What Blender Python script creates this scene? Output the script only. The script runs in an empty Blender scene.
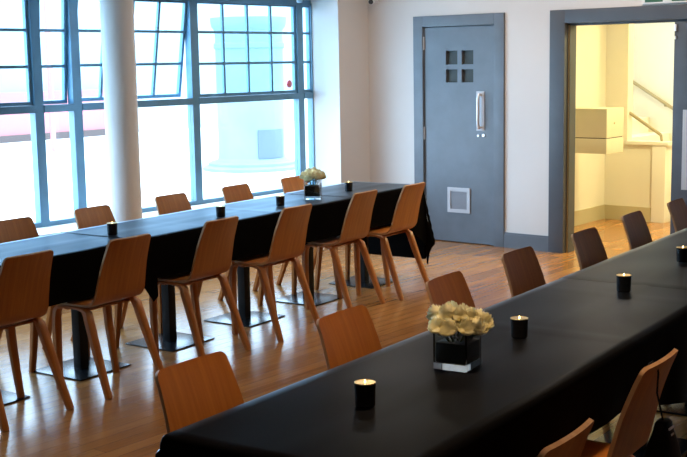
import bpy, bmesh, math, random
from mathutils import Vector, Matrix
random.seed(7)
PI = math.pi
S = bpy.context.scene
COL = S.collection

# ------------------------------------------------------------------ camera
CAM_H = 1.70
FPX, YAW, PITCH, ROLL = 1168.55, 0.683933, 0.1414696, -0.0176624
fw = Vector((-math.sin(YAW)*math.cos(PITCH), math.cos(YAW)*math.cos(PITCH), -math.sin(PITCH)))
r0 = Vector((math.cos(YAW), math.sin(YAW), 0)); u0 = r0.cross(fw)
cr, sr = math.cos(ROLL), math.sin(ROLL)
rt = r0*cr + u0*sr; up = -r0*sr + u0*cr
cd = bpy.data.cameras.new('camera'); cam = bpy.data.objects.new('camera', cd); COL.objects.link(cam)
cd.sensor_fit = 'HORIZONTAL'; cd.sensor_width = 36; cd.lens = 36*FPX/687
cd.clip_start = .05; cd.clip_end = 200
cam.matrix_world = Matrix(((rt.x, up.x, -fw.x, 0), (rt.y, up.y, -fw.y, 0), (rt.z, up.z, -fw.z, CAM_H), (0, 0, 0, 1)))
S.camera = cam

# ------------------------------------------------------------------ light
W = bpy.data.worlds.new('sky'); S.world = W; W.use_nodes = True
bg = W.node_tree.nodes['Background']
SKY = (0.54, 0.77, 1.0); SKY_STRENGTH = 13.5
bg.inputs[0].default_value = (*SKY, 1); bg.inputs[1].default_value = SKY_STRENGTH
S.view_settings.view_transform = 'Standard'
S.view_settings.look = 'None'
S.view_settings.exposure = 0.0
S.view_settings.gamma = 1.0
S.view_settings.use_curve_mapping = False

def area(name, loc, size, energy, color, rot=(0, 0, 0), size_y=None, portal=False, spread=None):
    l = bpy.data.lights.new(name, 'AREA'); l.energy = energy; l.color = color
    l.shape = 'RECTANGLE' if size_y else 'DISK'; l.size = size
    if size_y: l.size_y = size_y
    if spread: l.spread = spread
    if portal: l.cycles.is_portal = True
    o = bpy.data.objects.new(name, l); COL.objects.link(o); o.location = loc; o.rotation_euler = rot
    return o
XI, XG, YB, YR = -7.06, -7.42, 9.095, 8.636   # inner wall face, window plane, back wall, reveal
WIN_Y0, SILL, TRANSOM, WIN_TOP = 1.50, 0.49, 1.39, 2.26
area('window_light', (XG-.05, (WIN_Y0+YR)/2, (SILL+WIN_TOP)/2), WIN_TOP-SILL, 1, (1, 1, 1), rot=(0, -PI/2, 0), size_y=YR-WIN_Y0, portal=True)
LAMPS = [  # x, y, watts, colour : round lamps in the ceiling
    (-5.7, 7.6, 24, (1.0, .80, .62)), (-3.9, 7.9, 30, (1.0, .76, .56)), (-3.6, 4.9, 12, (1.0, .72, .44)),
    (-1.95, 2.95, 13, (1.0, .70, .44))]
CEIL = 2.95
for x, y, e, c in LAMPS:
    area('ceiling_lamp_light', (x, y, CEIL-.045), .26, e, c, spread=(1.75 if x > -3 else None))
area('corridor_lamp_light', (-3.7, 10.25, 2.55), .5, 100, (1.0, .89, .45))
area('stair_lamp_light', (-4.4, 11.9, 3.05), .5, 46, (1.0, .89, .48))

# ------------------------------------------------------------------ helpers
def tag(o, label=None, cat=None, group=None, kind=None):
    if label: o['label'] = label
    if cat: o['category'] = cat
    if group: o['group'] = group
    if kind: o['kind'] = kind
    return o

def empty(name, loc=(0, 0, 0), rz=0.0):
    o = bpy.data.objects.new(name, None); COL.objects.link(o)
    o.location = loc; o.rotation_euler = (0, 0, rz); o.empty_display_size = .1
    return o

def copy_tree(o, parent=None):
    c = o.copy(); COL.objects.link(c); c.parent = parent
    for ch in list(o.children): copy_tree(ch, c)
    return c

class MB:
    def __init__(self): self.bm = bmesh.new(); self.mi = 0
    def _set(self, faces):
        for f in faces: f.material_index = self.mi
    def face(self, vs):
        try:
            f = self.bm.faces.new(vs); f.material_index = self.mi; return f
        except ValueError: return None
    def box(self, x0, x1, y0, y1, z0, z1, M=None, bevel=0.0):
        P = [Vector(p) for p in ((x0,y0,z0),(x1,y0,z0),(x1,y1,z0),(x0,y1,z0),(x0,y0,z1),(x1,y0,z1),(x1,y1,z1),(x0,y1,z1))]
        if M is not None: P = [M @ p for p in P]
        v = [self.bm.verts.new(p) for p in P]
        fs = [self.face([v[i] for i in q]) for q in ((3,2,1,0),(4,5,6,7),(0,1,5,4),(1,2,6,5),(2,3,7,6),(3,0,4,7))]
        if bevel:
            es = list({e for f in fs for e in f.edges})
            r = bmesh.ops.bevel(self.bm, geom=es, offset=bevel, segments=2, affect='EDGES', profile=.7)
            self._set(r['faces'])
        return self
    def ring(self, pts): return [self.bm.verts.new(p) for p in pts]
    def loft(self, rings, cap=True, closed=True):
        R = [self.ring(r) for r in rings]; n = len(R[0])
        for a, b in zip(R, R[1:]):
            for i in range(n if closed else n-1):
                j = (i+1) % n; self.face([a[i], a[j], b[j], b[i]])
        if cap: self.face(R[0][::-1]); self.face(R[-1])
        return self
    def tube(self, pts, rad, seg=10, cap=True):
        pts = [Vector(p) for p in pts]; rads = rad if isinstance(rad, (list, tuple)) else [rad]*len(pts)
        rings = []; prev = None
        for i, p in enumerate(pts):
            d = (pts[min(i+1, len(pts)-1)] - pts[max(i-1, 0)]).normalized()
            a = prev if prev is not None else (Vector((0,0,1)) if abs(d.z) < .9 else Vector((1,0,0)))
            e = (a - d*a.dot(d)).normalized(); prev = e; g = d.cross(e)
            rings.append([p + (e*math.cos(2*PI*k/seg) + g*math.sin(2*PI*k/seg))*rads[i] for k in range(seg)])
        return self.loft(rings, cap)
    def bar(self, pts, sizes, side):
        # rectangular section swept along pts; sizes = (thickness along normal, width along `side`)
        pts = [Vector(p) for p in pts]; side = Vector(side).normalized(); rings = []
        for i, p in enumerate(pts):
            d = (pts[min(i+1, len(pts)-1)] - pts[max(i-1, 0)]).normalized()
            s = (side - d*side.dot(d)).normalized(); n = d.cross(s)
            t, w = sizes[i]; c = .28
            o = []
            for a, b in ((1,1-c),(1-c,1),(-1+c,1),(-1,1-c),(-1,-1+c),(-1+c,-1),(1-c,-1),(1,-1+c)):
                o.append(p + n*t*.5*a + s*w*.5*b)
            rings.append(o)
        return self.loft(rings)
    def lathe(self, prof, c=(0, 0), seg=28):
        rings = [[Vector((c[0]+r*math.cos(2*PI*k/seg), c[1]+r*math.sin(2*PI*k/seg), z)) for k in range(seg)] for r, z in prof]
        return self.loft(rings)
    def build(self, name, mats, parent=None, smooth=True, angle=35, recalc=True):
        if recalc: bmesh.ops.recalc_face_normals(self.bm, faces=self.bm.faces[:])
        me = bpy.data.meshes.new(name); self.bm.to_mesh(me); self.bm.free()
        for m in (mats if isinstance(mats, (list, tuple)) else [mats]): me.materials.append(m)
        if smooth:
            me.polygons.foreach_set('use_smooth', [True]*len(me.polygons)); me.set_sharp_from_angle(angle=math.radians(angle))
        o = bpy.data.objects.new(name, me); COL.objects.link(o); o.parent = parent
        return o

# ------------------------------------------------------------------ materials
def mat(name, color, rough=.6, metal=0.0, spec=.5, **kw):
    m = bpy.data.materials.new(name); m.use_nodes = True
    b = m.node_tree.nodes['Principled BSDF']
    b.inputs['Base Color'].default_value = (*color, 1); b.inputs['Roughness'].default_value = rough
    b.inputs['Metallic'].default_value = metal; b.inputs['Specular IOR Level'].default_value = spec
    for k, v in kw.items(): b.inputs[k].default_value = v
    return m
def nodes(m): return m.node_tree.nodes, m.node_tree.links, m.node_tree.nodes['Principled BSDF']
def noise_tint(m, scale, amount, detail=4, stretch=(1, 1, 1), bump=0.0, bscale=None):
    """a little unevenness of the paint, plus optional bump"""
    N, L, b = nodes(m); base = list(b.inputs['Base Color'].default_value)
    tc = N.new('ShaderNodeTexCoord'); mp = N.new('ShaderNodeMapping'); mp.inputs['Scale'].default_value = stretch
    nz = N.new('ShaderNodeTexNoise'); nz.inputs['Scale'].default_value = scale; nz.inputs['Detail'].default_value = detail
    rp = N.new('ShaderNodeValToRGB')
    rp.color_ramp.elements[0].position = .3; rp.color_ramp.elements[1].position = .7
    rp.color_ramp.elements[0].color = (*[c*(1-amount) for c in base[:3]], 1)
    rp.color_ramp.elements[1].color = (*[min(1, c*(1+amount)) for c in base[:3]], 1)
    L.new(tc.outputs['Object'], mp.inputs['Vector']); L.new(mp.outputs[0], nz.inputs['Vector'])
    L.new(nz.outputs['Fac'], rp.inputs[0]); L.new(rp.outputs[0], b.inputs['Base Color'])
    if bump:
        n2 = N.new('ShaderNodeTexNoise'); n2.inputs['Scale'].default_value = bscale or scale*4
        bp = N.new('ShaderNodeBump'); bp.inputs['Strength'].default_value = bump; bp.inputs['Distance'].default_value = .004
        L.new(mp.outputs[0], n2.inputs['Vector']); L.new(n2.outputs['Fac'], bp.inputs['Height']); L.new(bp.outputs[0], b.inputs['Normal'])
    return m

M_WALL = noise_tint(mat('wall_paint', (.66, .64, .62), .75), 1.2, .03)
M_DARKW = mat('bounce_cut_wall_paint', (.07, .065, .06), .7)  # unseen right and rear walls, darkened to cut the bounce light
M_CEIL = mat('ceiling_paint', (.70, .69, .67), .8)
M_GREY = noise_tint(mat('blue_grey_paint', (.122, .147, .176), .42), 5, .10)
M_GREYD = noise_tint(mat('slate_grey_paint', (.062, .070, .084), .42), 5, .10)
M_STEEL = noise_tint(mat('window_steel_glare_paint', (.10, .23, .34), .4), 6, .10)  # steel paint lightened, with the window's glare mixed into the colour
M_SILVER = mat('satin_steel', (.82, .82, .83), .38, .6)
M_SILVERP = mat('silver_paint', (.46, .47, .50), .45)
M_DARKGLASS = mat('dark_glass', (.045, .052, .048), .4, spec=.2)
M_BLACKM = mat('black_metal', (.006, .006, .007), .45, spec=.2)
M_BASE = mat('black_base_plate', (.010, .011, .014), .24)
M_WHITEP = mat('white_plastic', (.72, .72, .72), .4)
M_DARK = mat('dark_plastic', (.02, .02, .02), .3)
M_COL = noise_tint(mat('column_paint', (.72, .70, .68), .7), 1.5, .02)
M_SILLP = mat('sill_paint', (.78, .78, .77), .5)
M_CREAM = noise_tint(mat('cream_paint', (.74, .70, .58), .7), 2, .03)
M_CREAMB = noise_tint(mat('cream_cabinet_paint', (.62, .57, .42), .6), 3, .04)
M_WHITEW = mat('white_gloss_paint', (.80, .78, .70), .5)
M_RAIL = mat('brown_handrail_paint', (.34, .28, .16), .4)
M_SKIRT = mat('corridor_skirting_paint', (.48, .42, .26), .5)
M_BRASS = mat('brass_strip', (.62, .50, .30), .35, .6)

def wood_ply(name, c1, c2, rough):
    m = mat(name, c1, rough); N, L, b = nodes(m)
    tc = N.new('ShaderNodeTexCoord'); mp = N.new('ShaderNodeMapping'); mp.inputs['Scale'].default_value = (3, 55, 3)
    oi = N.new('ShaderNodeObjectInfo')
    add = N.new('ShaderNodeVectorMath'); add.operation = 'ADD'
    cx = N.new('ShaderNodeCombineXYZ'); mul = N.new('ShaderNodeMath'); mul.operation = 'MULTIPLY'; mul.inputs[1].default_value = 37.0
    L.new(oi.outputs['Random'], mul.inputs[0]); L.new(mul.outputs[0], cx.inputs[1])
    nz = N.new('ShaderNodeTexNoise'); nz.inputs['Scale'].default_value = 1.0; nz.inputs['Detail'].default_value = 5; nz.inputs['Roughness'].default_value = .6
    L.new(tc.outputs['Object'], mp.inputs['Vector']); L.new(mp.outputs[0], add.inputs[0]); L.new(cx.outputs[0], add.inputs[1]); L.new(add.outputs[0], nz.inputs['Vector'])
    rp = N.new('ShaderNodeValToRGB'); rp.color_ramp.elements[0].position = .30; rp.color_ramp.elements[1].position = .72
    rp.color_ramp.elements[0].color = (*c2, 1); rp.color_ramp.elements[1].color = (*c1, 1)
    L.new(nz.outputs['Fac'], rp.inputs[0])
    hs = N.new('ShaderNodeHueSaturation'); mr = N.new('ShaderNodeMapRange'); mr.inputs['To Min'].default_value = .85; mr.inputs['To Max'].default_value = 1.12
    L.new(oi.outputs['Random'], mr.inputs['Value']); L.new(mr.outputs[0], hs.inputs['Value']); L.new(rp.outputs[0], hs.inputs['Color'])
    L.new(hs.outputs[0], b.inputs['Base Color'])
    return m
M_PLY = wood_ply('orange_brown_plywood', (.49, .165, .022), (.36, .108, .012), .40)
M_EDGE = wood_ply('pale_plywood_edge', (.60, .34, .15), (.45, .22, .085), .5)

def floor_mat():
    m = mat('oak_strip_floor', (.4, .23, .1), .2, spec=.85); N, L, b = nodes(m)
    tc = N.new('ShaderNodeTexCoord'); mp = N.new('ShaderNodeMapping'); mp.inputs['Rotation'].default_value = (0, 0, PI/2)
    br = N.new('ShaderNodeTexBrick'); br.offset = .37; br.inputs['Scale'].default_value = 1.0
    br.inputs['Brick Width'].default_value = .95; br.inputs['Row Height'].default_value = .085; br.inputs['Mortar Size'].default_value = .0012
    br.inputs['Bias'].default_value = 0.0
    br.inputs['Color1'].default_value = (.47, .215, .058, 1); br.inputs['Color2'].default_value = (.35, .148, .037, 1); br.inputs['Mortar'].default_value = (.16, .075, .03, 1)
    L.new(tc.outputs['Object'], mp.inputs['Vector']); L.new(mp.outputs[0], br.inputs['Vector'])
    m2 = N.new('ShaderNodeMapping'); m2.inputs['Scale'].default_value = (45, 2.2, 1)
    nz = N.new('ShaderNodeTexNoise'); nz.inputs['Scale'].default_value = 1; nz.inputs['Detail'].default_value = 5
    L.new(tc.outputs['Object'], m2.inputs['Vector']); L.new(m2.outputs[0], nz.inputs['Vector'])
    mx = N.new('ShaderNodeMix'); mx.data_type = 'RGBA'; mx.blend_type = 'MULTIPLY'; mx.inputs[0].default_value = .55
    rp = N.new('ShaderNodeValToRGB'); rp.color_ramp.elements[0].position = .3; rp.color_ramp.elements[1].position = .7
    rp.color_ramp.elements[0].color = (.6, .55, .5, 1); rp.color_ramp.elements[1].color = (1.15, 1.1, 1.05, 1)
    L.new(nz.outputs['Fac'], rp.inputs[0]); L.new(br.outputs['Color'], mx.inputs[6]); L.new(rp.outputs[0], mx.inputs[7])
    L.new(mx.outputs[2], b.inputs['Base Color'])
    mr = N.new('ShaderNodeMapRange'); mr.inputs['To Min'].default_value = .17; mr.inputs['To Max'].default_value = .25
    L.new(nz.outputs['Fac'], mr.inputs['Value']); L.new(mr.outputs[0], b.inputs['Roughness'])
    return m
M_FLOOR = floor_mat()

def cloth_mat():
    m = bpy.data.materials.new('black_tablecloth'); m.use_nodes = True; N, L = m.node_tree.nodes, m.node_tree.links
    N.remove(N['Principled BSDF']); out = N['Material Output']
    df = N.new('ShaderNodeBsdfDiffuse'); df.inputs[0].default_value = (.0048, .0046, .0048, 1)
    gl = N.new('ShaderNodeBsdfGlossy'); gl.inputs[0].default_value = (.80, .90, 1.0, 1); gl.inputs['Roughness'].default_value = .32
    lw_ = N.new('ShaderNodeLayerWeight'); lw_.inputs[0].default_value = .5      # cloth nap shines only at a very low angle
    fr = N.new('ShaderNodeMath'); fr.operation = 'POWER'; fr.inputs[1].default_value = 11.0; L.new(lw_.outputs['Facing'], fr.inputs[0])
    mx = N.new('ShaderNodeMixShader')
    tc = N.new('ShaderNodeTexCoord')
    nz = N.new('ShaderNodeTexNoise'); nz.inputs['Scale'].default_value = 9; nz.inputs['Detail'].default_value = 5
    wv = N.new('ShaderNodeTexNoise'); wv.inputs['Scale'].default_value = 420
    ad = N.new('ShaderNodeMath'); ad.operation = 'ADD'
    sc = N.new('ShaderNodeMath'); sc.operation = 'MULTIPLY'; sc.inputs[1].default_value = .12
    bp = N.new('ShaderNodeBump'); bp.inputs['Strength'].default_value = .35; bp.inputs['Distance'].default_value = .006
    L.new(tc.outputs['Object'], nz.inputs['Vector']); L.new(tc.outputs['Object'], wv.inputs['Vector'])
    L.new(wv.outputs['Fac'], sc.inputs[0]); L.new(nz.outputs['Fac'], ad.inputs[0]); L.new(sc.outputs[0], ad.inputs[1])
    L.new(ad.outputs[0], bp.inputs['Height'])
    for n in (df, gl): L.new(bp.outputs[0], n.inputs['Normal'])
    L.new(fr.outputs[0], mx.inputs[0]); L.new(df.outputs[0], mx.inputs[1]); L.new(gl.outputs[0], mx.inputs[2]); L.new(mx.outputs[0], out.inputs[0])
    return m
M_CLOTH = cloth_mat()

def thin_glass(name, tint, refl=.06):
    m = bpy.data.materials.new(name); m.use_nodes = True; N, L = m.node_tree.nodes, m.node_tree.links
    N.remove(N['Principled BSDF']); out = N['Material Output']
    t = N.new('ShaderNodeBsdfTransparent'); t.inputs[0].default_value = (*tint, 1)
    g = N.new('ShaderNodeBsdfGlossy'); g.inputs['Roughness'].default_value = .02
    fr = N.new('ShaderNodeFresnel'); fr.inputs[0].default_value = 1.35
    mx = N.new('ShaderNodeMixShader'); ge = N.new('ShaderNodeNewGeometry'); sb = N.new('ShaderNodeMath'); sb.operation = 'SUBTRACT'; sb.use_clamp = True
    L.new(fr.outputs[0], sb.inputs[0]); L.new(ge.outputs['Backfacing'], sb.inputs[1]); L.new(sb.outputs[0], mx.inputs[0]); L.new(t.outputs[0], mx.inputs[1]); L.new(g.outputs[0], mx.inputs[2])
    L.new(mx.outputs[0], out.inputs[0]); return m
M_PANE = thin_glass('clear_pane', (.97, .985, 1.0))
M_PANEB = thin_glass('blue_tinted_pane', (.82, .94, 1.0))
def glass_mat():
    m = bpy.data.materials.new('clear_vase_glass'); m.use_nodes = True; b = m.node_tree.nodes['Principled BSDF']
    b.inputs['Base Color'].default_value = (.95, .98, .97, 1); b.inputs['Roughness'].default_value = .0
    b.inputs['Transmission Weight'].default_value = 1; b.inputs['IOR'].default_value = 1.48
    return m
M_GLASS = glass_mat()
def petal_mat():
    m = bpy.data.materials.new('cream_rose_petal'); m.use_nodes = True; N, L = m.node_tree.nodes, m.node_tree.links
    N.remove(N['Principled BSDF']); a = N.new('ShaderNodeBsdfDiffuse'); a.inputs[0].default_value = (.95, .91, .70, 1)
    t = N.new('ShaderNodeBsdfTranslucent'); t.inputs[0].default_value = (.97, .93, .70, 1); x = N.new('ShaderNodeMixShader'); x.inputs[0].default_value = .45
    L.new(a.outputs[0], x.inputs[1]); L.new(t.outputs[0], x.inputs[2]); L.new(x.outputs[0], N['Material Output'].inputs[0]); return m
M_PETAL = petal_mat()
M_STEM = mat('rose_stem', (.05, .10, .025), .5)
M_LEAF = mat('rose_leaf', (.018, .04, .014), .45)
M_LINER = mat('dark_leaf_lining', (.008, .012, .009), .5)
M_CUP = mat('black_cup', (.012, .012, .013), .22)
M_GOLD = mat('gold_lining', (.75, .55, .22), .3, 1.0)
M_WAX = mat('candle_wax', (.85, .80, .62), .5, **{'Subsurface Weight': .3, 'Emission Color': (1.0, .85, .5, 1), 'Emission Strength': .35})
M_FLAME = mat('candle_flame', (1, .8, .4), .5, **{'Emission Color': (1.0, .72, .30, 1), 'Emission Strength': 14.0})
M_WICK = mat('wick', (.02, .02, .02), .8)
M_LEATHER = mat('black_leather', (.004, .004, .0045), .6, spec=.25)
M_GREEN = mat('exit_sign_green', (.02, .10, .05), .4)
M_PINK = mat('pink_plastic', (.75, .22, .33), .4)
M_PAVE = noise_tint(mat('pale_paving', (.62, .60, .57), .8), 3, .06)
M_STONE = noise_tint(mat('pale_stone', (.125, .165, .185), .8), 2, .08)
M_STONED = noise_tint(mat('blue_grey_stone', (.075, .10, .112), .8), 2, .08)
M_RENDER = mat('white_render', (.27, .265, .26), .8)
M_REDB = mat('red_shopfront_paint', (.34, .11, .11), .6)
M_KERB = mat('brown_kerb', (.06, .04, .035), .8)
M_DOWN = mat('lamp_ring', (.7, .7, .7), .4)

# ------------------------------------------------------------------ room shell
def struct(mb, name, m, parent=None, **k):
    o = mb.build(name, m, parent, **k)
    if parent is None: o['kind'] = 'structure'
    return o
RX = 2.2; RY = -2.2     # right wall, rear wall
T = .12
struct(MB().box(XG-.12, RX+T, RY-T, 12.7, -.12, 0), 'floor', M_FLOOR, smooth=False)
struct(MB().box(XG-.12, RX+T, RY-T, YB+.15, CEIL, CEIL+.12), 'ceiling', M_CEIL, smooth=False)
D2L, D2R, D2T = -5.06, -2.75, 2.11      # outer frame of the double door
D1L, D1R, D1T = -6.51, -5.52, 2.11      # outer frame of the grey door
# back wall with two openings
b = MB(); y0, y1 = YB, YB+.15
b.box(XG-.12, D1L+.03, y0, y1, 0, CEIL); b.box(D1L+.03, D1R-.03, y0, y1, D1T-.03, CEIL); b.box(D1R-.03, D2L+.03, y0, y1, 0, CEIL)
b.box(D2L+.03, D2R-.03, y0, y1, D2T-.03, CEIL); b.box(D2R-.03, RX+T, y0, y1, 0, CEIL)
struct(b, 'wall_back', M_WALL, smooth=False)
# window wall: pier at the end, dwarf wall below the sill, wall above, wall towards us
b = MB()
b.box(XG-.12, XI, YR, YB, 0, CEIL)
b.box(XG-.12, XI, WIN_Y0, YR, 0, SILL-.03); b.box(XG-.12, XI, WIN_Y0, YR, WIN_TOP+.03, CEIL)
b.box(XG-.12, XI, RY-T, WIN_Y0, 0, CEIL)
struct(b, 'wall_left', M_WALL, smooth=False)
struct(MB().box(XG-.08, XI+.02, WIN_Y0, YR, SILL-.03, SILL, bevel=.004), 'trim_1', M_SILLP)
struct(MB().box(RX, RX+T, RY-T, YB, 0, CEIL), 'wall_right', M_DARKW, smooth=False)
struct(MB().box(XG-.12, RX+T, RY-T, RY, 0, CEIL), 'wall_rear', M_DARKW, smooth=False)
def skirting(name, x0, x1):
    b = MB(); b.box(x0, x1, YB-.018, YB, 0, .125); b.box(x0, x1, YB-.013, YB, .125, .14); struct(b, name, M_GREY, smooth=False)
skirting('baseboard_back', D1R, D2L)
skirting('baseboard_corner', XI, D1L)
skirting('baseboard_right', D2R, RX)

# ------------------------------------------------------------------ windows
def win_frame(b, y0, y1, w0, w1, z0, z1, d=.05):
    """border of one light: w0 left, w1 right stile"""
    b.box(XG-d/2, XG+d/2, y0, y0+w0, z0, z1); b.box(XG-d/2, XG+d/2, y1-w1, y1, z0, z1)
BAYS = [  # y0, y1 (centre lines of the mullions), panes across, tilt of the upper casement (degrees), half widths
    (1.50, 1.86, 1, 0), (1.86, 3.05, 4, 0), (3.05, 4.22, 4, 0), (4.22, 5.445, 4, 0), (5.445, 5.808, 1, 4.0),
    (5.808, 7.078, 4, 9.0), (7.078, 8.462, 4, 0), (8.462, 8.636, 1, 0)]
for i, (a, c, n, tilt) in enumerate(BAYS):
    b = MB(); hw = .041
    last = i == len(BAYS)-1
    ha = hw; hc = .012 if last else hw
    b.box(XG-.035, XG+.035, a, a+ha, SILL, WIN_TOP); b.box(XG-.035, XG+.035, c-hc, c, SILL, WIN_TOP)
    b.box(XG-.035, XG+.035, a+ha, c-hc, SILL, SILL+.035); b.box(XG-.035, XG+.035, a+ha, c-hc, WIN_TOP-.025, WIN_TOP+.03)
    b.box(XG-.04, XG+.045, a+ha, c-hc, TRANSOM-.03, TRANSOM+.025)
    root = struct(b, 'window_%d' % (i+1), M_STEEL, smooth=False)
    MB().box(XG-.003, XG+.003, a+ha, c-hc, SILL+.035, TRANSOM-.03).build('lower_pane', M_PANE, root, smooth=False)
    # upper casement, hinged along its top edge
    zt, zb = WIN_TOP-.027, TRANSOM+.027; ya, yc = a+ha+.002, c-hc-.002
    M = Matrix.Translation((XG, 0, zt)) @ Matrix.Rotation(math.radians(tilt), 4, 'Y') @ Matrix.Translation((0, 0, -zt))
    s = MB(); w = .026 if not last else .008
    for q in ((ya, ya+w, zb, zt), (yc-w, yc, zb, zt), (ya+w, yc-w, zb, zb+.028), (ya+w, yc-w, zt-.012, zt)):
        s.box(-.016, .016, *q, M=M)
    ww = (yc-ya-2*w)/n
    for k in range(1, n): s.box(-.012, .012, ya+w+ww*k-.011, ya+w+ww*k+.011, zb+.02, zt-.01, M=M)
    for z in (1.978, 1.706): s.box(-.011, .011, ya+w, yc-w, z-.011, z+.011, M=M)
    cs = s.build('casement', M_STEEL, root, smooth=False)
    MB().box(-.003, .003, ya+w*.5, yc-w*.5, zb+.01, zt-.01, M=M).build('upper_panes', M_PANEB, cs, smooth=False)

# round column in front of the sill
COLX, COLY = -6.93, 5.855
b = MB(); b.lathe([(.125, 0), (.125, CEIL)], (0, 0), 48)
o = struct(b, 'column', M_COL); o.location = (COLX, COLY, 0)

# ------------------------------------------------------------------ grey door
def door_frame(b, L, R, Tp, wl, wr, wt, y0=YB-.022, y1=YB+.15):
    b.box(L, L+wl, y0, y1, 0, Tp, bevel=.004); b.box(R-wr, R, y0, y1, 0, Tp, bevel=.004); b.box(L+wl, R-wr, y0, y1, Tp-wt, Tp, bevel=.004)
b = MB(); door_frame(b, D1L, D1R, D1T, .105, .105, .10)
d1 = struct(b, 'door_1', M_GREY)
lx0, lx1, lz0, lz1 = D1L+.111, D1R-.109, .008, D1T-.106
wx = [(-6.158, -6.03), (-5.985, -5.857)]; wz = [(1.495, 1.615), (1.66, 1.787)]
b = MB(); ya, yb = YB+.004, YB+.048
xs = [lx0, wx[0][0], wx[0][1], wx[1][0], wx[1][1], lx1]; zs = [lz0, wz[0][0], wz[0][1], wz[1][0], wz[1][1], lz1]
# leaf cut round the four little windows
b.box(lx0, xs[1], ya, yb, lz0, lz1); b.box(xs[4], lx1, ya, yb, lz0, lz1)
b.box(xs[1], xs[4], ya, yb, lz0, zs[1]); b.box(xs[1], xs[4], ya, yb, zs[4], lz1)
b.box(xs[2], xs[3], ya, yb, zs[1], zs[4]); b.box(xs[1], xs[2], ya, yb, zs[2], zs[3]); b.box(xs[3], xs[4], ya, yb, zs[2], zs[3])
leaf = b.build('door_leaf', M_GREY, d1, smooth=False)
MB().box(xs[1], xs[4], YB+.034, YB+.040, zs[1], zs[4]).build('door_window_glass', M_DARKGLASS, leaf, smooth=False)
for z in (1.86, 1.02, .22):
    h = MB(); h.tube([(lx0-.003, YB-.004, z-.06), (lx0-.003, YB-.004, z+.06)], .009, 10); h.build('hinge', M_SILVERP, leaf)
h = MB(); h.box(-5.822, -5.738, YB-.002, YB+.004, 1.055, 1.415, bevel=.002); h.build('handle_plate', M_SILVERP, leaf)
h = MB(); hx = -5.775
h.tube([(hx, YB, 1.38), (hx, YB-.035, 1.385), (hx, YB-.05, 1.35), (hx, YB-.05, 1.12), (hx, YB-.035, 1.085), (hx, YB, 1.09)], .0145, 12)
tag(h.build('pull_handle', M_SILVER, leaf), 'satin steel pull handle')
h = MB(); h.lathe([(.0, 0), (.014, 0), (.014, .012), (0, .012)], seg=16)
lk = h.build('lock_cylinder', M_SILVER, leaf); lk.matrix_local = Matrix.Translation((-5.745, YB+.004, 1.015)) @ Matrix.Rotation(PI/2, 4, 'X')
h = MB(); h.lathe([(.0, 0), (.010, 0), (.010, .016), (0, .016)], seg=16)
lk = h.build('lock_knob', M_SILVER, leaf); lk.matrix_local = Matrix.Translation((-5.80, YB+.004, 1.01)) @ Matrix.Rotation(PI/2, 4, 'X')
v = MB(); vx0, vx1, vz0, vz1 = -6.14, -5.893, .285, .52; fwid = .032
for q in ((vx0, vx0+fwid, vz0, vz1), (vx1-fwid, vx1, vz0, vz1), (vx0+fwid, vx1-fwid, vz0, vz0+fwid), (vx0+fwid, vx1-fwid, vz1-fwid, vz1)):
    v.box(q[0], q[1], YB-.008, YB+.004, q[2], q[3])
vg = v.build('vent_frame', M_SILVERP, leaf, smooth=False)
v = MB(); v.box(vx0+fwid, vx1-fwid, YB+.002, YB+.004, vz0+fwid, vz1-fwid)
for k in range(12):
    z = vz0+fwid+.008+k*.0135
    v.box(vx0+fwid, vx1-fwid, -.0008, .0008, -.006, .006, M=Matrix.Translation((0, YB-.002, z)) @ Matrix.Rotation(.6, 4, 'X'))
v.build('vent_louvre', mat('vent_grey', (.36, .37, .40), .45), vg, smooth=False)

# ------------------------------------------------------------------ double door to the lit corridor
b = MB(); door_frame(b, D2L, D2R, D2T, .145, .145, .115)
# rebate
b.box(D2L+.145, D2L+.165, YB+.04, YB+.15, 0, D2T-.115); b.box(D2L+.145, D2R-.145, YB+.05, YB+.15, D2T-.135, D2T-.115)
d2 = struct(b, 'door_2', M_GREYD)
MB().box(D2L+.149, D2L+.161, YB+.036, YB+.04, 0, D2T-.13).build('seal_strip', M_BRASS, d2, smooth=False)
b = MB(); lx = -3.94
b.box(lx, D2R-.147, YB+.004, YB+.048, .008, D2T-.137, bevel=.003)
lf = b.build('door_leaf', M_GREYD, d2)
MB().box(-3.852, -3.755, YB+.001, YB+.004, .62, 1.27, bevel=.001).build('push_plate', M_SILVERP, lf)
c = MB(); c.box(-3.935, -3.918, YB-.012, YB+.004, 1.90, 1.955, bevel=.002); c.box(-3.932, -3.920, YB-.010, YB+.004, 1.835, 1.86, bevel=.002)
tag(c.build('bolt', M_SILVER, lf), 'bright steel flush bolt')

# emergency exit sign above the double door (only its lower edge is in the frame)
es = empty('exit_sign', (-3.72, YB, 2.125))
MB().box(-.495, .495, -.025, 0, 0, .30, bevel=.003).build('sign_case', M_WHITEP, es)
MB().box(-.465, .465, -.028, -.025, .012, .288).build('sign_panel', M_GREEN, es, smooth=False)
a = MB(); a.box(-.31, -.235, -.030, -.028, .012, .25); a.build('sign_doorway', M_WHITEP, es, smooth=False)
tag(es, 'green emergency exit sign in a white case above the corridor door', 'sign')

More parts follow.
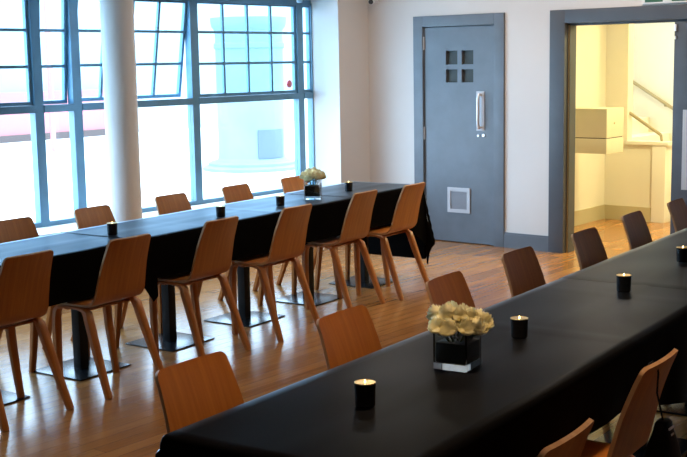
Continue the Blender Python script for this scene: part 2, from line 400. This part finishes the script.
# ------------------------------------------------------------------ corridor and stair beyond
CY = 11.33
struct(MB().box(-5.77, -5.65, YB+.15, CY, 0, 3.1), 'wall_corridor_left', M_CREAM, smooth=False)
b = MB(); b.box(-5.77, -5.40, CY, CY+.12, 0, 3.1); b.box(-5.40, -5.11, CY, CY+.12, 0, .80)
struct(b, 'wall_corridor_end', M_CREAM, smooth=False)
b = MB(); b.box(-6.9, -5.77, YB+.75, YB+.87, 0, 2.5); b.box(-6.9, -6.78, YB+.15, YB+.75, 0, 2.5); b.box(-6.9, -5.77, YB+.15, YB+.87, 2.5, 2.6)
struct(b, 'wall_light_block', M_GREYD, smooth=False)   # unseen box added behind the grey door to stop light leaking round it
struct(MB().box(-6.6, -1.9, 12.55, 12.67, 0, 3.1), 'wall_stair', M_CREAM, smooth=False)
struct(MB().box(-2.02, -1.9, YB+.15, 12.55, 0, 3.1), 'wall_corridor_right', M_CREAM, smooth=False)
struct(MB().box(-6.6, -6.48, CY+.12, 12.55, 0, 3.1), 'wall_stair_left', M_CREAM, smooth=False)
struct(MB().box(-6.6, -1.9, YB+.15, 12.67, 3.1, 3.2), 'ceiling_corridor', M_CEIL, smooth=False)
b = MB(); b.box(-5.65, -5.635, YB+.15, CY, 0, .15); b.box(-5.635, -5.11, CY-.015, CY, 0, .15)
struct(b, 'baseboard_corridor', M_SKIRT, smooth=False)
struct(MB().box(-5.40, -4.93, CY-.03, CY+.15, .80, .835, bevel=.006), 'trim_2', M_WHITEW)
struct(MB().box(-5.11, -4.965, CY-.02, CY+.14, 0, .80, bevel=.005), 'newel_pier', M_WHITEW)
b = MB()
for k in range(9):
    b.box(-6.45, -4.42-.26*k, CY+.15, 12.55, .17*k if k else 0, .17*(k+1))
struct(b, 'stairs', M_WHITEW, smooth=False)
def on_y(px, py, Y):
    d = fw + rt*((px-343.5)/FPX) - up*((py-228.5)/FPX)
    return Vector((0, 0, CAM_H)) + d*(Y/d.y)
h = MB(); a, c = on_y(627, 78, 12.47), on_y(673, 108.5, 12.47); dv = (c-a)
h.tube([a-dv*.5, a, c, c+dv*.3], .019, 10)
hr = h.build('wall_handrail', M_RAIL); tag(hr, 'upper brown handrail fixed along the stair wall beyond the doorway', 'handrail')
h = MB(); p = on_y(664, 101.5, 12.47); h.tube([p-Vector((0,0,.005)), p+Vector((0, .03, -.05)), Vector((p.x, 12.55, p.z-.05))], .010, 8)
h.build('rail_bracket', M_RAIL, hr)
h = MB(); a, c = on_y(627, 111, CY+.06), on_y(661, 135, CY+.06); dv = c-a
c.z = max(c.z, .86)
h.tube([a-dv*.12, a, c], .017, 10)
h.tube([c, Vector((c.x+.01, c.y, .835))], .014, 10)
tag(h.build('stair_handrail', M_RAIL), 'lower brown handrail sloping down to the capped low wall beyond the doorway', 'handrail')
cb = empty('wall_cabinet', (-5.365, 10.40, .785))
MB().box(-.285, .285, -.18, .18, 0, .145, bevel=.003).build('cabinet_base', M_CREAMB, cb)
MB().box(-.285, .285, -.18, .18, .153, .43, bevel=.003).build('cabinet_body', M_CREAMB, cb)
MB().box(-.28, .277, -.172, .175, .14, .16).build('shadow_gap', M_KERB, cb, smooth=False)
l = MB(); l.tube([(.285, -.02, .29), (.29, -.02, .29)], .010, 12); l.build('cabinet_lock', M_BRASS, cb)
tag(cb, 'cream box cabinet fixed to the corridor wall beyond the open doorway', 'cabinet')

# ------------------------------------------------------------------ outside the windows
struct(MB().box(-60, XG-.12, -30, 60, -.12, -.02), 'pavement', M_PAVE, smooth=False)
dr = empty('stone_drum', (-13.36, 14.03, -.02)); dr.scale = (.86, .86, 1)
MB().lathe([(.95, 0), (.95, .05), (.90, .07), (.84, .08), (.84, .12), (.78, .14)], seg=48).build('stepped_plinth', M_STONE, dr)
MB().lathe([(.70, .14), (.66, .18), (.64, .22), (.64, 1.95), (.67, 1.98), (.67, 2.04), (.64, 2.07), (.64, 2.25), (.70, 2.32), (.72, 2.40), (.72, 2.46)], seg=48).build('drum_shaft', M_STONE, dr)
b = MB()
for a0, n_ in ((-.62, 13),):
    rings = []
    for k in range(n_+1):
        t = a0+k*.07
        rings.append([Vector((r*math.cos(t), r*math.sin(t), z)) for r, z in ((.642, .20), (.665, .20), (.665, .66), (.642, .66))])
    b.loft(rings)
b.build('dark_panel', M_STONED, dr)
tag(dr, 'pale round stone drum on a stepped plinth outside the right-hand window', 'monument')
tb = empty('street_building', (-23.5, 17.0, -.02))
MB().box(-2, 0, -9, 12, 0, 7).build('facade', M_RENDER, tb, smooth=False)
MB().box(0, .25, -9, 2.2, .16, 1.15).build('shopfront_band', M_REDB, tb, smooth=False)
MB().box(0, .35, -9, 2.2, 0, .16).build('kerb_strip', M_KERB, tb, smooth=False)
tag(tb, 'white building with a low red band across the street, seen through the left window', 'building')
pp = MB(); pp.lathe([(.055, 0), (.055, 3.6), (.02, 3.66)], seg=16)
po = pp.build('street_post', M_REDB); po.location = (-19.6, 14.75, -.02)
tag(po, 'tall thin red post standing in the street outside the left window', 'post')
st = MB(); st.lathe([(0, 0), (.036, 0), (.036, .012), (.03, .016), (0, .016)], seg=24)
so = st.build('window_sticker', M_PINK); so.matrix_world = Matrix.Translation((XG+.004, 8.315, 1.505)) @ Matrix.Rotation(PI/2, 4, 'Y')
tag(so, 'small round pink disc stuck in the corner of the right-hand upper window', 'sticker')

# ------------------------------------------------------------------ security camera in the corner
sc = empty('security_camera', (-6.95, YB, 2.285))
m_ = MB(); m_.box(-.03, .03, -.012, 0, -.03, .05, bevel=.004); m_.build('wall_mount', M_WHITEP, sc)
m_ = MB(); m_.tube([(0, -.012, .01), (0, -.05, .02)], .010, 10); m_.build('bracket', M_WHITEP, sc)
ax = Vector((.35, -.85, -.40)).normalized(); p0 = Vector((-.01, -.035, .025))
m_ = MB(); m_.tube([p0, p0+ax*.01, p0+ax*.11, p0+ax*.118], [.026, .031, .031, .028], 20); m_.build('camera_body', M_WHITEP, sc)
m_ = MB(); m_.tube([p0+ax*.118, p0+ax*.123], .023, 20); m_.build('lens', M_DARK, sc)
tag(sc, 'small white security camera with dark lens high in the room corner', 'camera')

# ------------------------------------------------------------------ plywood chair
def spline(P, n):
    out = []; P = [Vector((*p, 0)) for p in P]
    for i in range(len(P)-1):
        p0, p1, p2, p3 = P[max(i-1, 0)], P[i], P[i+1], P[min(i+2, len(P)-1)]
        for k in range(n):
            t = k/n
            out.append(.5*((2*p1)+(-p0+p2)*t+(2*p0-5*p1+4*p2-p3)*t*t+(-p0+3*p1-3*p2+p3)*t**3))
    out.append(P[-1]); return [(v.x, v.y) for v in out]
def chair_shell():
    prof = spline([(-.272, .820), (-.2695, .8145), (-.2645, .803), (-.260, .793), (-.245, .760), (-.213, .68), (-.188, .60), (-.173, .55), (-.160, .508), (-.134, .479), (-.09, .466), (.0, .463), (.10, .466), (.16, .469), (.195, .462), (.212, .446)], 4)
    # distance along the profile
    d = [0.0]
    for (x0, z0), (x1, z1) in zip(prof, prof[1:]): d.append(d[-1]+math.hypot(x1-x0, z1-z0))
    tot = d[-1]; ny = 14; b = MB(); th = .0065
    A, B = [], []
    # refine the two ends so the corners come out round
    for i, (x, z) in enumerate(prof):
        j0, j1 = max(i-1, 0), min(i+1, len(prof)-1)
        tx, tz = prof[j1][0]-prof[j0][0], prof[j1][1]-prof[j0][1]; l = math.hypot(tx, tz); nx, nz = -tz/l, tx/l
        s = d[i]/tot
        hw = .149 + .022*min(1, d[i]/.32) + .010*min(1, d[i]/.5)
        for e, rr in ((d[i], .022), (tot-d[i], .06)):
            if e < rr: hw -= rr - math.sqrt(max(0, rr*rr-(rr-e)**2))
        bend = .016*max(0, 1-d[i]/.30)
        ra, rb = [], []
        for k in range(ny+1):
            y = hw*(2*k/ny-1); off = bend*((y/.18)**2)
            ra.append(b.bm.verts.new((x+nx*th+off, y, z+nz*th))); rb.append(b.bm.verts.new((x-nx*th+off, y, z-nz*th)))
        A.append(ra); B.append(rb)
    n = len(A)
    for i in range(n-1):
        for k in range(ny):
            b.face([A[i][k], A[i][k+1], A[i+1][k+1], A[i+1][k]]); b.face([B[i][k+1], B[i][k], B[i+1][k], B[i+1][k+1]])
    b.mi = 1
    for i in range(n-1):
        b.face([A[i][0], A[i+1][0], B[i+1][0], B[i][0]]); b.face([A[i+1][ny], A[i][ny], B[i][ny], B[i+1][ny]])
    for k in range(ny):
        b.face([A[0][k+1], A[0][k], B[0][k], B[0][k+1]]); b.face([A[-1][k], A[-1][k+1], B[-1][k+1], B[-1][k]])
    return b
def rear_leg(s):
    b = MB(); P = [(-.262, .205, 0), (-.208, .196, .14), (-.156, .187, .28), (-.118, .181, .385), (-.105, .178, .424), (-.083, .176, .444), (-.04, .175, .4495), (.015, .175, .4495)]
    sz = [(.028, .036), (.031, .040), (.035, .045), (.037, .048), (.036, .048), (.022, .046), (.014, .040), (.012, .038)]
    return b.bar([(x, s*y, z) for x, y, z in P], sz, (0, 1, 0))
def front_leg(s):
    b = MB(); P = [(.105, .205, 0), (.118, .196, .14), (.128, .187, .28), (.131, .181, .385), (.125, .178, .425), (.106, .176, .445), (.06, .175, .4495), (.017, .175, .4495)]
    sz = [(.027, .035), (.030, .039), (.033, .044), (.034, .046), (.033, .046), (.021, .044), (.014, .040), (.012, .038)]
    return b.bar([(x, s*y, z) for x, y, z in P], sz, (0, 1, 0))
chair0 = empty('dining_chair')
chair_shell().build('seat_shell', [M_PLY, M_EDGE], chair0, angle=40)
for s in (-1, 1):
    rear_leg(s).build('leg', M_PLY, chair0, angle=40); front_leg(s).build('leg', M_PLY, chair0, angle=40)
for x in (-.06, .06):
    b = MB(); b.box(x-.018, x+.018, -.175, .175, .434, .443); b.build('crosspiece', M_PLY, chair0, smooth=False)

first = [True]
def chair(x, y, face, label, group, dz=0.0):
    c = chair0 if first[0] else copy_tree(chair0); first[0] = False
    c.location = (x, y, dz); c.rotation_euler = (0, 0, face); tag(c, label, 'chair', group)
    return c

# the two rows of tables: local +y runs along the row, local +x towards the camera side
A1 = math.atan(.0963); A2 = math.atan(.086)
def c1(Y): return -5.36 - .0963*(Y-5.2)
def c2(Y): return -1.99 - .086*(Y-3.0)
TW1, TW2 = .31, .345
BACK = .268    # distance from chair origin back to the top of its backrest
near1 = [(3.30, .540), (3.94, .590), (4.70, .570), (5.39, .615), (6.24, .565), (6.82, .62)]
n1lab = ['plywood chair, back to us at the window table, cut by the left photo edge',
         'second from left of the chairs on the near side of the window table',
         'third from left of the chairs on the near side of the window table',
         'third from right of the chairs on the near side of the window table',
         'second from right of the chairs on the near side of the window table',
         'plywood chair nearest the grey door on the near side of the window table']
for (Y, v), lab in zip(near1, n1lab):
    chair(c1(Y)+v-BACK, Y, PI + A1 + random.uniform(-.03, .03), lab, 'chairs along the near side of the window table')
far1 = [(4.05, -.56), (4.70, -.56), (5.44, -.575), (6.12, -.55), (6.80, -.53)]
f1lab = ['chair back cut by the left photo edge, beyond the window table under the left window',
         'chair back beyond the window table directly left of the white round column',
         'chair back beyond the window table just right of the white round column',
         'chair back beyond the window table, fourth from the left along the window',
         'chair back beyond the window table partly behind the far vase of roses']
for (Y, v), lab in zip(far1, f1lab):
    chair(c1(Y)+v+BACK, Y, A1 + random.uniform(-.03, .03), lab, 'chairs along the window side of the window table')
far2 = [(2.37, -.594), (3.17, -.590), (3.95, -.61), (4.67, -.635), (5.40, -.61), (6.15, -.635), (6.85, -.615)]
f2lab = ['chair nearest us on the far side of the near table, behind its left corner',
         'second nearest chair on the far side of the near table, left of the near vase',
         'chair on the far side of the near table directly behind the near vase of roses',
         'chair on the far side of the near table before the skirting between doors',
         'dark chair on the far side of the near table before the corridor door frame',
         'dark chair on the far side of the near table before the lit corridor floor',
         'chair at the right photo edge on the far side of the near table']
for (Y, v), lab in zip(far2, f2lab):
    chair(c2(Y)+v+BACK, Y, A2 + random.uniform(-.03, .03), lab, 'chairs along the far side of the near table')
for (Y, v), lab in zip([(2.38, .665), (3.16, .614)], ['chair at the bottom photo edge, only its back corner showing beside the near table',
                                          'dark chair at lower right beside the near table, its back edge catching light']):
    chair(c2(Y)+v-BACK, Y, PI + A2, lab, 'chairs along the near side of the near table')

# ------------------------------------------------------------------ pedestal tables under the cloths
TZ = .732
def make_table(half):
    t = empty('pedestal_table')
    MB().box(-half+.006, half-.006, -.364, .364, TZ-.028, TZ, bevel=.003).build('tabletop', M_BLACKM, t)
    b = MB(); b.box(-.031, .031, -.031, .031, .008, TZ-.04, bevel=.006); cl_ = b.build('column', M_BLACKM, t)
    b = MB(); b.box(-.16, .16, -.16, .16, TZ-.04, TZ-.028); b.build('top_bracket', M_BLACKM, cl_, smooth=False)
    b = MB(); b.box(-.195, .195, -.195, .195, 0, .009, bevel=.003); b.build('base_plate', M_BASE, t)
    return t
ords = ['first', 'second', 'third', 'fourth', 'fifth', 'sixth', 'seventh', 'eighth']
def row(half, ys, cf, ang, lab, grp):
    p = make_table(half)
    for i, Y in enumerate(ys):
        t = p if i == 0 else copy_tree(p)
        t.location = (cf(Y), Y, 0); t.rotation_euler = (0, 0, ang); tag(t, lab % ords[i], 'table', grp)
row(TW1, [7.03-.745*k*math.cos(A1) for k in range(6)], c1, A1, 'black pedestal table with square base, %s from the grey door, window row', 'pedestal tables of the window row')
row(TW2, [2.415+.745*k*math.cos(A2) for k in range(7)], c2, A2, 'black pedestal table, %s from our end under the near black cloths', 'pedestal tables of the near row')

# ------------------------------------------------------------------ tablecloths
def cloth(name, cf, ang, Yc, half, u0_, u1_, on, of, e0, e1, z0, dips=(), seed=1, crease=0.0, flare=.32):
    """u along the row relative to Yc; on/of overhang towards camera side/far side; e0/e1 overhang past the ends"""
    b = MB(); rnd = random.Random(seed); ph = [rnd.uniform(0, 6.28) for _ in range(6)]
    step = .03; rho = .012
    def axis(lo, hi, o0, o1):
        pts = []
        n = max(2, int((hi-lo)/.04))
        if o0 > 0: pts += [lo-o0+o0*k/12 for k in range(11)] + [lo-.022, lo-.011]
        pts += [lo+(hi-lo)*k/n for k in range(n+1)]
        if o1 > 0: pts += [hi+.011, hi+.022] + [hi+o1*k/12 for k in range(2, 13)]
        return sorted(set(round(p, 5) for p in pts))
    Us = axis(u0_, u1_, e0, e1); Vs = axis(-half, half, of, on)
    grid = []
    for u in Us:
        rowv = []
        dip = sum(h*max(0, 1-abs(u-c)/w) for c, h, w in dips)
        for t in Vs:
            du = max(u0_-u, u-u1_, 0); dv = max(t-half, -half-t, 0)
            if t > half: dv *= 1 + dip/max(on, 1e-6)
            su = -1 if u < u0_ else 1; sv = -1 if t < 0 else 1
            bu, bv = min(max(u, u0_), u1_), min(max(t, -half), half)
            r = math.hypot(du, dv); z = z0; x, y = bv, bu
            if r > 0:
                th = math.atan2(du, dv); arc = min(r/rho, PI/2)
                out = rho*math.sin(arc); drop = rho*(1-math.cos(arc)); rest = max(0, r-rho*PI/2)
                corner = math.sin(2*th) if du > 0 and dv > 0 else 0
                al = bu + th*.25
                wav = rest*(.05 + .045*math.sin(al*9+ph[0]) + .03*math.sin(al*17+ph[1])) if not corner else rest*(.05+flare*corner + .06*math.sin(th*9))
                if dv > 0 and du == 0 and sv > 0: wav *= .35
                ow = out + wav; drop += math.sqrt(max(rest*rest-wav*wav, 0))
                x += sv*ow*math.cos(th) if dv > 0 else 0; y += su*ow*math.sin(th) if du > 0 else 0
                z -= drop
            else:
                z += .0012*math.sin(u*7+ph[2])*math.sin(t*11+ph[3]) + .0012
                if crease: z += crease*(math.exp(-((t-.03)/.010)**2) + .8*math.exp(-((t+.16)/.010)**2) + sum(.8*math.exp(-((u-c)/.010)**2) for c in (-1.1, -.4, .35, 1.05)))
            rowv.append(b.bm.verts.new((x, y, max(z, .006))))
        grid.append(rowv)
    for i in range(len(Us)-1):
        for k in range(len(Vs)-1): b.face([grid[i][k], grid[i][k+1], grid[i+1][k+1], grid[i+1][k]])
    bmesh.ops.recalc_face_normals(b.bm, faces=b.bm.faces[:])
    bmesh.ops.solidify(b.bm, geom=b.bm.faces[:], thickness=.0012)
    o = b.build(name, M_CLOTH, angle=60, recalc=False); o.location = (cf(Yc), Yc, 0); o.rotation_euler = (0, 0, ang)
    return o
ZC = TZ + .004
g = 'black cloths on the window tables'
L1 = 7.40
k1 = 1/math.cos(A1)
tag(cloth('tablecloth', c1, A1, 5.2, TW1, (2.95-5.2)*k1, (4.37-5.2)*k1, .255, .22, .0, .0, ZC, dips=[((4.34-5.2)*k1, .13, .10)], seed=1, crease=.003), 'black tablecloth over the left end of the window tables, sheen from the glass', 'tablecloth', g)
tag(cloth('tablecloth', c1, A1, 5.2, TW1+.003, (4.25-5.2)*k1, (6.55-5.2)*k1, .245, .22, .0, .0, ZC+.003, dips=[((6.53-5.2)*k1, .22, .09)], seed=2, crease=.003), 'black tablecloth over the middle of the window tables, under two of the candle cups', 'tablecloth', g)
tag(cloth('tablecloth', c1, A1, 5.2, TW1+.006, (6.44-5.2)*k1, (L1-5.2)*k1, .25, .22, .0, .60, ZC+.006, dips=[((7.45-5.2)*k1, .26, .42)], seed=3, crease=.003, flare=.10), 'black tablecloth over the door end of the window tables, long corner hanging near the floor', 'tablecloth', g)
g = 'black cloths on the near tables'
k2 = 1/math.cos(A2)
tag(cloth('tablecloth', c2, A2, 4.0, TW2, (2.035-4)*k2, (4.70-4)*k2, .215, .25, .28, .0, ZC, dips=[((4.25-4)*k2, .16, .75)], seed=4, crease=.0022), 'matte black tablecloth on the near table, under the near vase of roses', 'tablecloth', g)
tag(cloth('tablecloth', c2, A2, 4.0, TW2+.003, (4.58-4)*k2, (7.25-4)*k2, .34, .25, .0, .27, ZC+.0016, seed=5, crease=.0022), 'matte black tablecloth on the near table, running out of the right photo edge', 'tablecloth', g)

# ------------------------------------------------------------------ candle cups
def make_cup():
    t = empty('candle_holder')
    MB().lathe([(.0, 0), (.026, 0), (.0285, .003), (.0305, .066), (.0293, .066), (.0272, .006), (0, .006)], seg=32).build('cup', M_CUP, t); cup = t.children[0]
    MB().lathe([(.0285, .0665), (.0305, .0662), (.0307, .0685), (.0293, .0690), (.0282, .0680)], seg=32).build('rim', M_GOLD, cup)
    b = MB()
    b.loft([[Vector((r*math.cos(2*PI*k/32), r*math.sin(2*PI*k/32), z)) for k in range(32)] for r, z in ((.0270, .0065), (.0290, .0665), (.0284, .0665), (.0264, .0065))], cap=False)
    b.build('gold_lining', M_GOLD, cup)
    return t
def make_candle():
    t = empty('tealight_candle')
    MB().lathe([(0, 0), (.024, 0), (.024, .044), (.021, .047), (.012, .0455), (0, .045)], seg=28).build('wax', M_WAX, t)
    b = MB(); b.tube([(0, 0, .044), (.001, 0, .051)], .0009, 6); b.build('wick', M_WICK, t.children[0])
    MB().lathe([(.0006, .0505), (.0035, .0535), (.0042, .0565), (.0026, .0625), (.0004, .0690)], seg=14).build('flame', M_FLAME, t)
    return t
cup0, can0 = make_cup(), make_candle()
cups = [((-5.225, 4.31), ZC+.003, 'leftmost of the black candle cups on the window table'),
        ((-5.25, 5.21), ZC+.003, 'black candle cup on the window table, second from the left'),
        ((-5.31, 5.84), ZC+.003, 'black candle cup on the window table just left of the far vase'),
        ((-5.45, 6.755), ZC+.006, 'black candle cup on the window table right of the far vase'),
        ((-1.978, 2.51), ZC, 'nearest lit black candle cup, left of the near vase'),
        ((-2.046, 3.47), ZC, 'lit black candle cup on the near table just right of the near vase'),
        ((-2.11, 4.42), ZC, 'lit black candle cup on the near table, third from the near end'),
        ((-2.19, 5.21), ZC+.003, 'lit black candle cup at the right photo edge on the near table')]
for i, ((x, y), z, lab) in enumerate(cups):
    c = cup0 if i == 0 else copy_tree(cup0); d = can0 if i == 0 else copy_tree(can0)
    c.location = (x, y, z+.0032); d.location = (x, y, z+.0094)
    tag(c, lab, 'candle holder', 'black candle cups'); tag(d, 'cream tealight in ' + lab.replace(' black candle cup', ' cup').replace('the black', 'black').replace('black candle cups', 'cups'), 'candle', 'tealights in the cups')

# ------------------------------------------------------------------ glass vases with cream roses
def rose_bloom():
    b = MB(); R = random.Random(3)
    def petal(rad, h, open_, a, z0, wd):
        nu, nv = 6, 6; G = []
        for i in range(nu+1):
            s = i/nu; rowv = []
            for k in range(nv+1):
                t = 2*k/nv-1
                w = wd*(math.sin(PI*(.12+.80*s)) ** .6)
                ang = a + t*w
                rr = rad*(.25 + .75*math.sin(min(1, s*1.35)*PI/2)) + open_*max(0, s-.55)**1.5 - .0015*(1-t*t)*0
                z = z0 + h*s*(1 - .10*t*t) - open_*.9*max(0, s-.8)
                rowv.append(b.bm.verts.new((rr*math.cos(ang), rr*math.sin(ang), z)))
            G.append(rowv)
        for i in range(nu):
            for k in range(nv): b.face([G[i][k], G[i][k+1], G[i+1][k+1], G[i+1][k]])
    for lay, (rad, h, op, n, wd) in enumerate(((.007, .034, -.012, 3, 1.3), (.012, .034, -.012, 4, 1.1), (.017, .032, -.010, 5, 1.0), (.021, .030, -.006, 5, 1.0), (.0245, .025, .006, 6, .9))):
        for k in range(n): petal(rad, h, op, 2*PI*k/n + lay*.7 + R.uniform(-.1, .1), -.004*lay*.5, wd)
    bmesh.ops.solidify(b.bm, geom=b.bm.faces[:], thickness=.0007)
    return b
def make_vase(w, h):
    t = empty('glass_vase'); b = MB(); th = .006; base = .022; s = w/2; i = s-th
    def sq(r, z): return [Vector((x*r, y*r, z)) for x, y in ((-1,-1),(1,-1),(1,1),(-1,1))]
    b.loft([sq(s, 0), sq(s, h), sq(i, h), sq(i, base)])
    es = [e for e in b.bm.edges if abs((e.verts[0].co-e.verts[1].co).z) > .05 and max(abs(e.verts[0].co.x), abs(e.verts[1].co.x)) > s-.001]
    bmesh.ops.bevel(b.bm, geom=es, offset=.004, segments=3, affect='EDGES')
    b.build('vase_glass', M_GLASS, t, angle=30)
    b = MB(); q = i-.001
    b.box(-q, q, -q, q, base+.001, h*.70, bevel=.004); b.build('leaf_lining', M_LINER, t)
    return t
bloom_me = None
def arrangement(loc, rz, w, h, lab, heads, rlab, grp, sc=1.0):
    global bloom_me
    v = make_vase(w, h); v.location = loc; v.rotation_euler = (0, 0, rz); tag(v, lab, 'vase')
    R = random.Random(11); ca, sa = math.cos(rz), math.sin(rz)
    for n, (hx, hy, hz, word) in enumerate(heads):
        # hx,hy: head position relative to the vase centre in world axes
        root = empty('rose', (loc[0]+hx*.45, loc[1]+hy*.45, loc[2]+h*.70+.0005))
        if bloom_me is None:
            o = rose_bloom().build('bloom', M_PETAL, root, angle=60); bloom_me = o.data
        else:
            o = bpy.data.objects.new('bloom', bloom_me); COL.objects.link(o); o.parent = root
        p = Vector((hx*.55, hy*.55, hz - h*.70)); tilt = Vector((hx*7, hy*7, 1)).normalized()
        o.location = p; o.rotation_euler = tilt.to_track_quat('Z', 'Y').to_euler(); o.rotation_euler.rotate_axis('Z', R.uniform(0, 6))
        o.scale = [1.3*sc*R.uniform(.92, 1.08)]*3
        b = MB(); b.tube([(0, 0, 0), (hx*.15, hy*.15, .012), tuple(p-tilt*.003)], [.0025, .0025, .003], 8)
        b.lathe([(.001, 0), (.003, 0), (.003, .003), (.001, .003)], (0, 0), 8)
        b.build('stem', M_STEM, root)
        b = MB()
        for k in range(2):
            a = R.uniform(0, 6.28); e = Vector((math.cos(a), math.sin(a), 0)); f = Vector((-e.y, e.x, 0)); c0 = p*.55
            pts = [c0, c0+e*.014+f*.009-Vector((0,0,.002)), c0+e*.028-Vector((0,0,.010)), c0+e*.014-f*.009-Vector((0,0,.002))]
            vs = [b.bm.verts.new(q) for q in pts]; b.face(vs)
        bmesh.ops.solidify(b.bm, geom=b.bm.faces[:], thickness=.0008)
        b.build('leaf', M_LEAF, root)
        tag(root, rlab % word, 'flower', grp)
# image-right direction seen from the near vase, and the direction away from the camera
ir = Vector((rt.x, rt.y, 0)).normalized(); aw = Vector((-ir.y, ir.x, 0))
def H(r, a, z, w): p = ir*(r*.84-.002) + aw*a; return (p.x, p.y, z, w)
near_heads = [H(-.068, -.03, .128, 'low at the left edge, nearest us'), H(-.066, .035, .150, 'at the left edge, back'), H(-.035, -.045, .122, 'low in front, left of the gap'),
              H(-.030, .0, .158, 'on top left of centre'), H(-.010, .05, .152, 'at the back, just left of centre'), H(.008, -.010, .156, 'on top at the centre'),
              H(.026, .045, .150, 'at the back, right of centre'), H(.030, -.045, .124, 'low in front, right of the gap'), H(.048, .004, .144, 'upper right of centre'),
              H(.066, -.035, .122, 'low at the right front'), H(.078, .03, .138, 'right, behind the outermost'), H(.096, -.005, .132, 'outermost at the right')]
arrangement((-2.003, 3.016, ZC+.0032), A2+.06, .116, .122, 'square clear glass vase of cream roses on the near table', near_heads,
            'cream rose %s of the near vase', 'cream roses in the near vase')
far_heads = [H(-.062, .0, .150, 'at the left edge'), H(-.030, -.035, .135, 'low in front left'), H(-.028, .03, .168, 'top left'), H(.004, -.03, .160, 'front and centre'),
             H(.010, .035, .172, 'top at the back'), H(.036, -.03, .145, 'low in front right'), H(.044, .02, .164, 'top right'), H(.070, .0, .148, 'at the right edge')]
arrangement((-5.385, 6.27, ZC+.0062), A1+.5, .118, .135, 'square glass vase of white roses on the far window table', far_heads,
            'white rose %s of the far vase', 'white roses in the far vase', 1.05)

# ------------------------------------------------------------------ black bag on the chair back at the lower right
bgx, bgy = -1.365, 3.135
bag = empty('shoulder_bag', (bgx, bgy, .328), A2)
rings = []
for z, hx, hy in ((0, .040, .074), (.012, .046, .082), (.12, .048, .080), (.20, .046, .074), (.255, .036, .056), (.290, .026, .038), (.315, .021, .033), (.322, .016, .026)):
    rings.append([Vector((hx*math.copysign(abs(math.cos(a))**.6, math.cos(a)), hy*math.copysign(abs(math.sin(a))**.6, math.sin(a)), z)) for a in [2*PI*k/24 for k in range(24)]])
MB().loft(rings).build('bag_body', M_LEATHER, bag, angle=50)
b = MB(); b.tube([(0, 0, .315), (-.022, .004, .40), (-.020, .006, .46), (-.025, .006, .482), (-.036, .006, .492), (-.047, .006, .484), (-.056, .006, .45)], .003, 8); b.build('strap', M_LEATHER, bag)
b = MB(); b.box(.020, .026, -.020, .020, .299, .306, bevel=.002); b.box(.024, .029, -.012, .012, .281, .287, bevel=.002)
tag(b.build('clasp', M_SILVER, bag), 'bright metal clasp')
tag(bag, 'black bag with a bright clasp behind the lower right chair back', 'bag')

# ------------------------------------------------------------------ ceiling lamps (above the frame)
lamp0 = None
lw = ['over the window table end', 'in front of the corridor door', 'between the two tables', 'over our end of the near table']
for i, (x, y, e, c) in enumerate(LAMPS):
    if lamp0 is None:
        lamp0 = empty('ceiling_lamp'); b = MB()
        b.loft([[Vector((r*math.cos(2*PI*k/32), r*math.sin(2*PI*k/32), z)) for k in range(32)] for r, z in ((.17, 0), (.17, -.05), (.145, -.05), (.145, 0))], cap=False)
        b.build('lamp_ring', M_DOWN, lamp0); t = lamp0
    else: t = copy_tree(lamp0)
    t.location = (x, y, CEIL); tag(t, 'round ceiling lamp ' + lw[i], 'lamp', 'ceiling lamps')
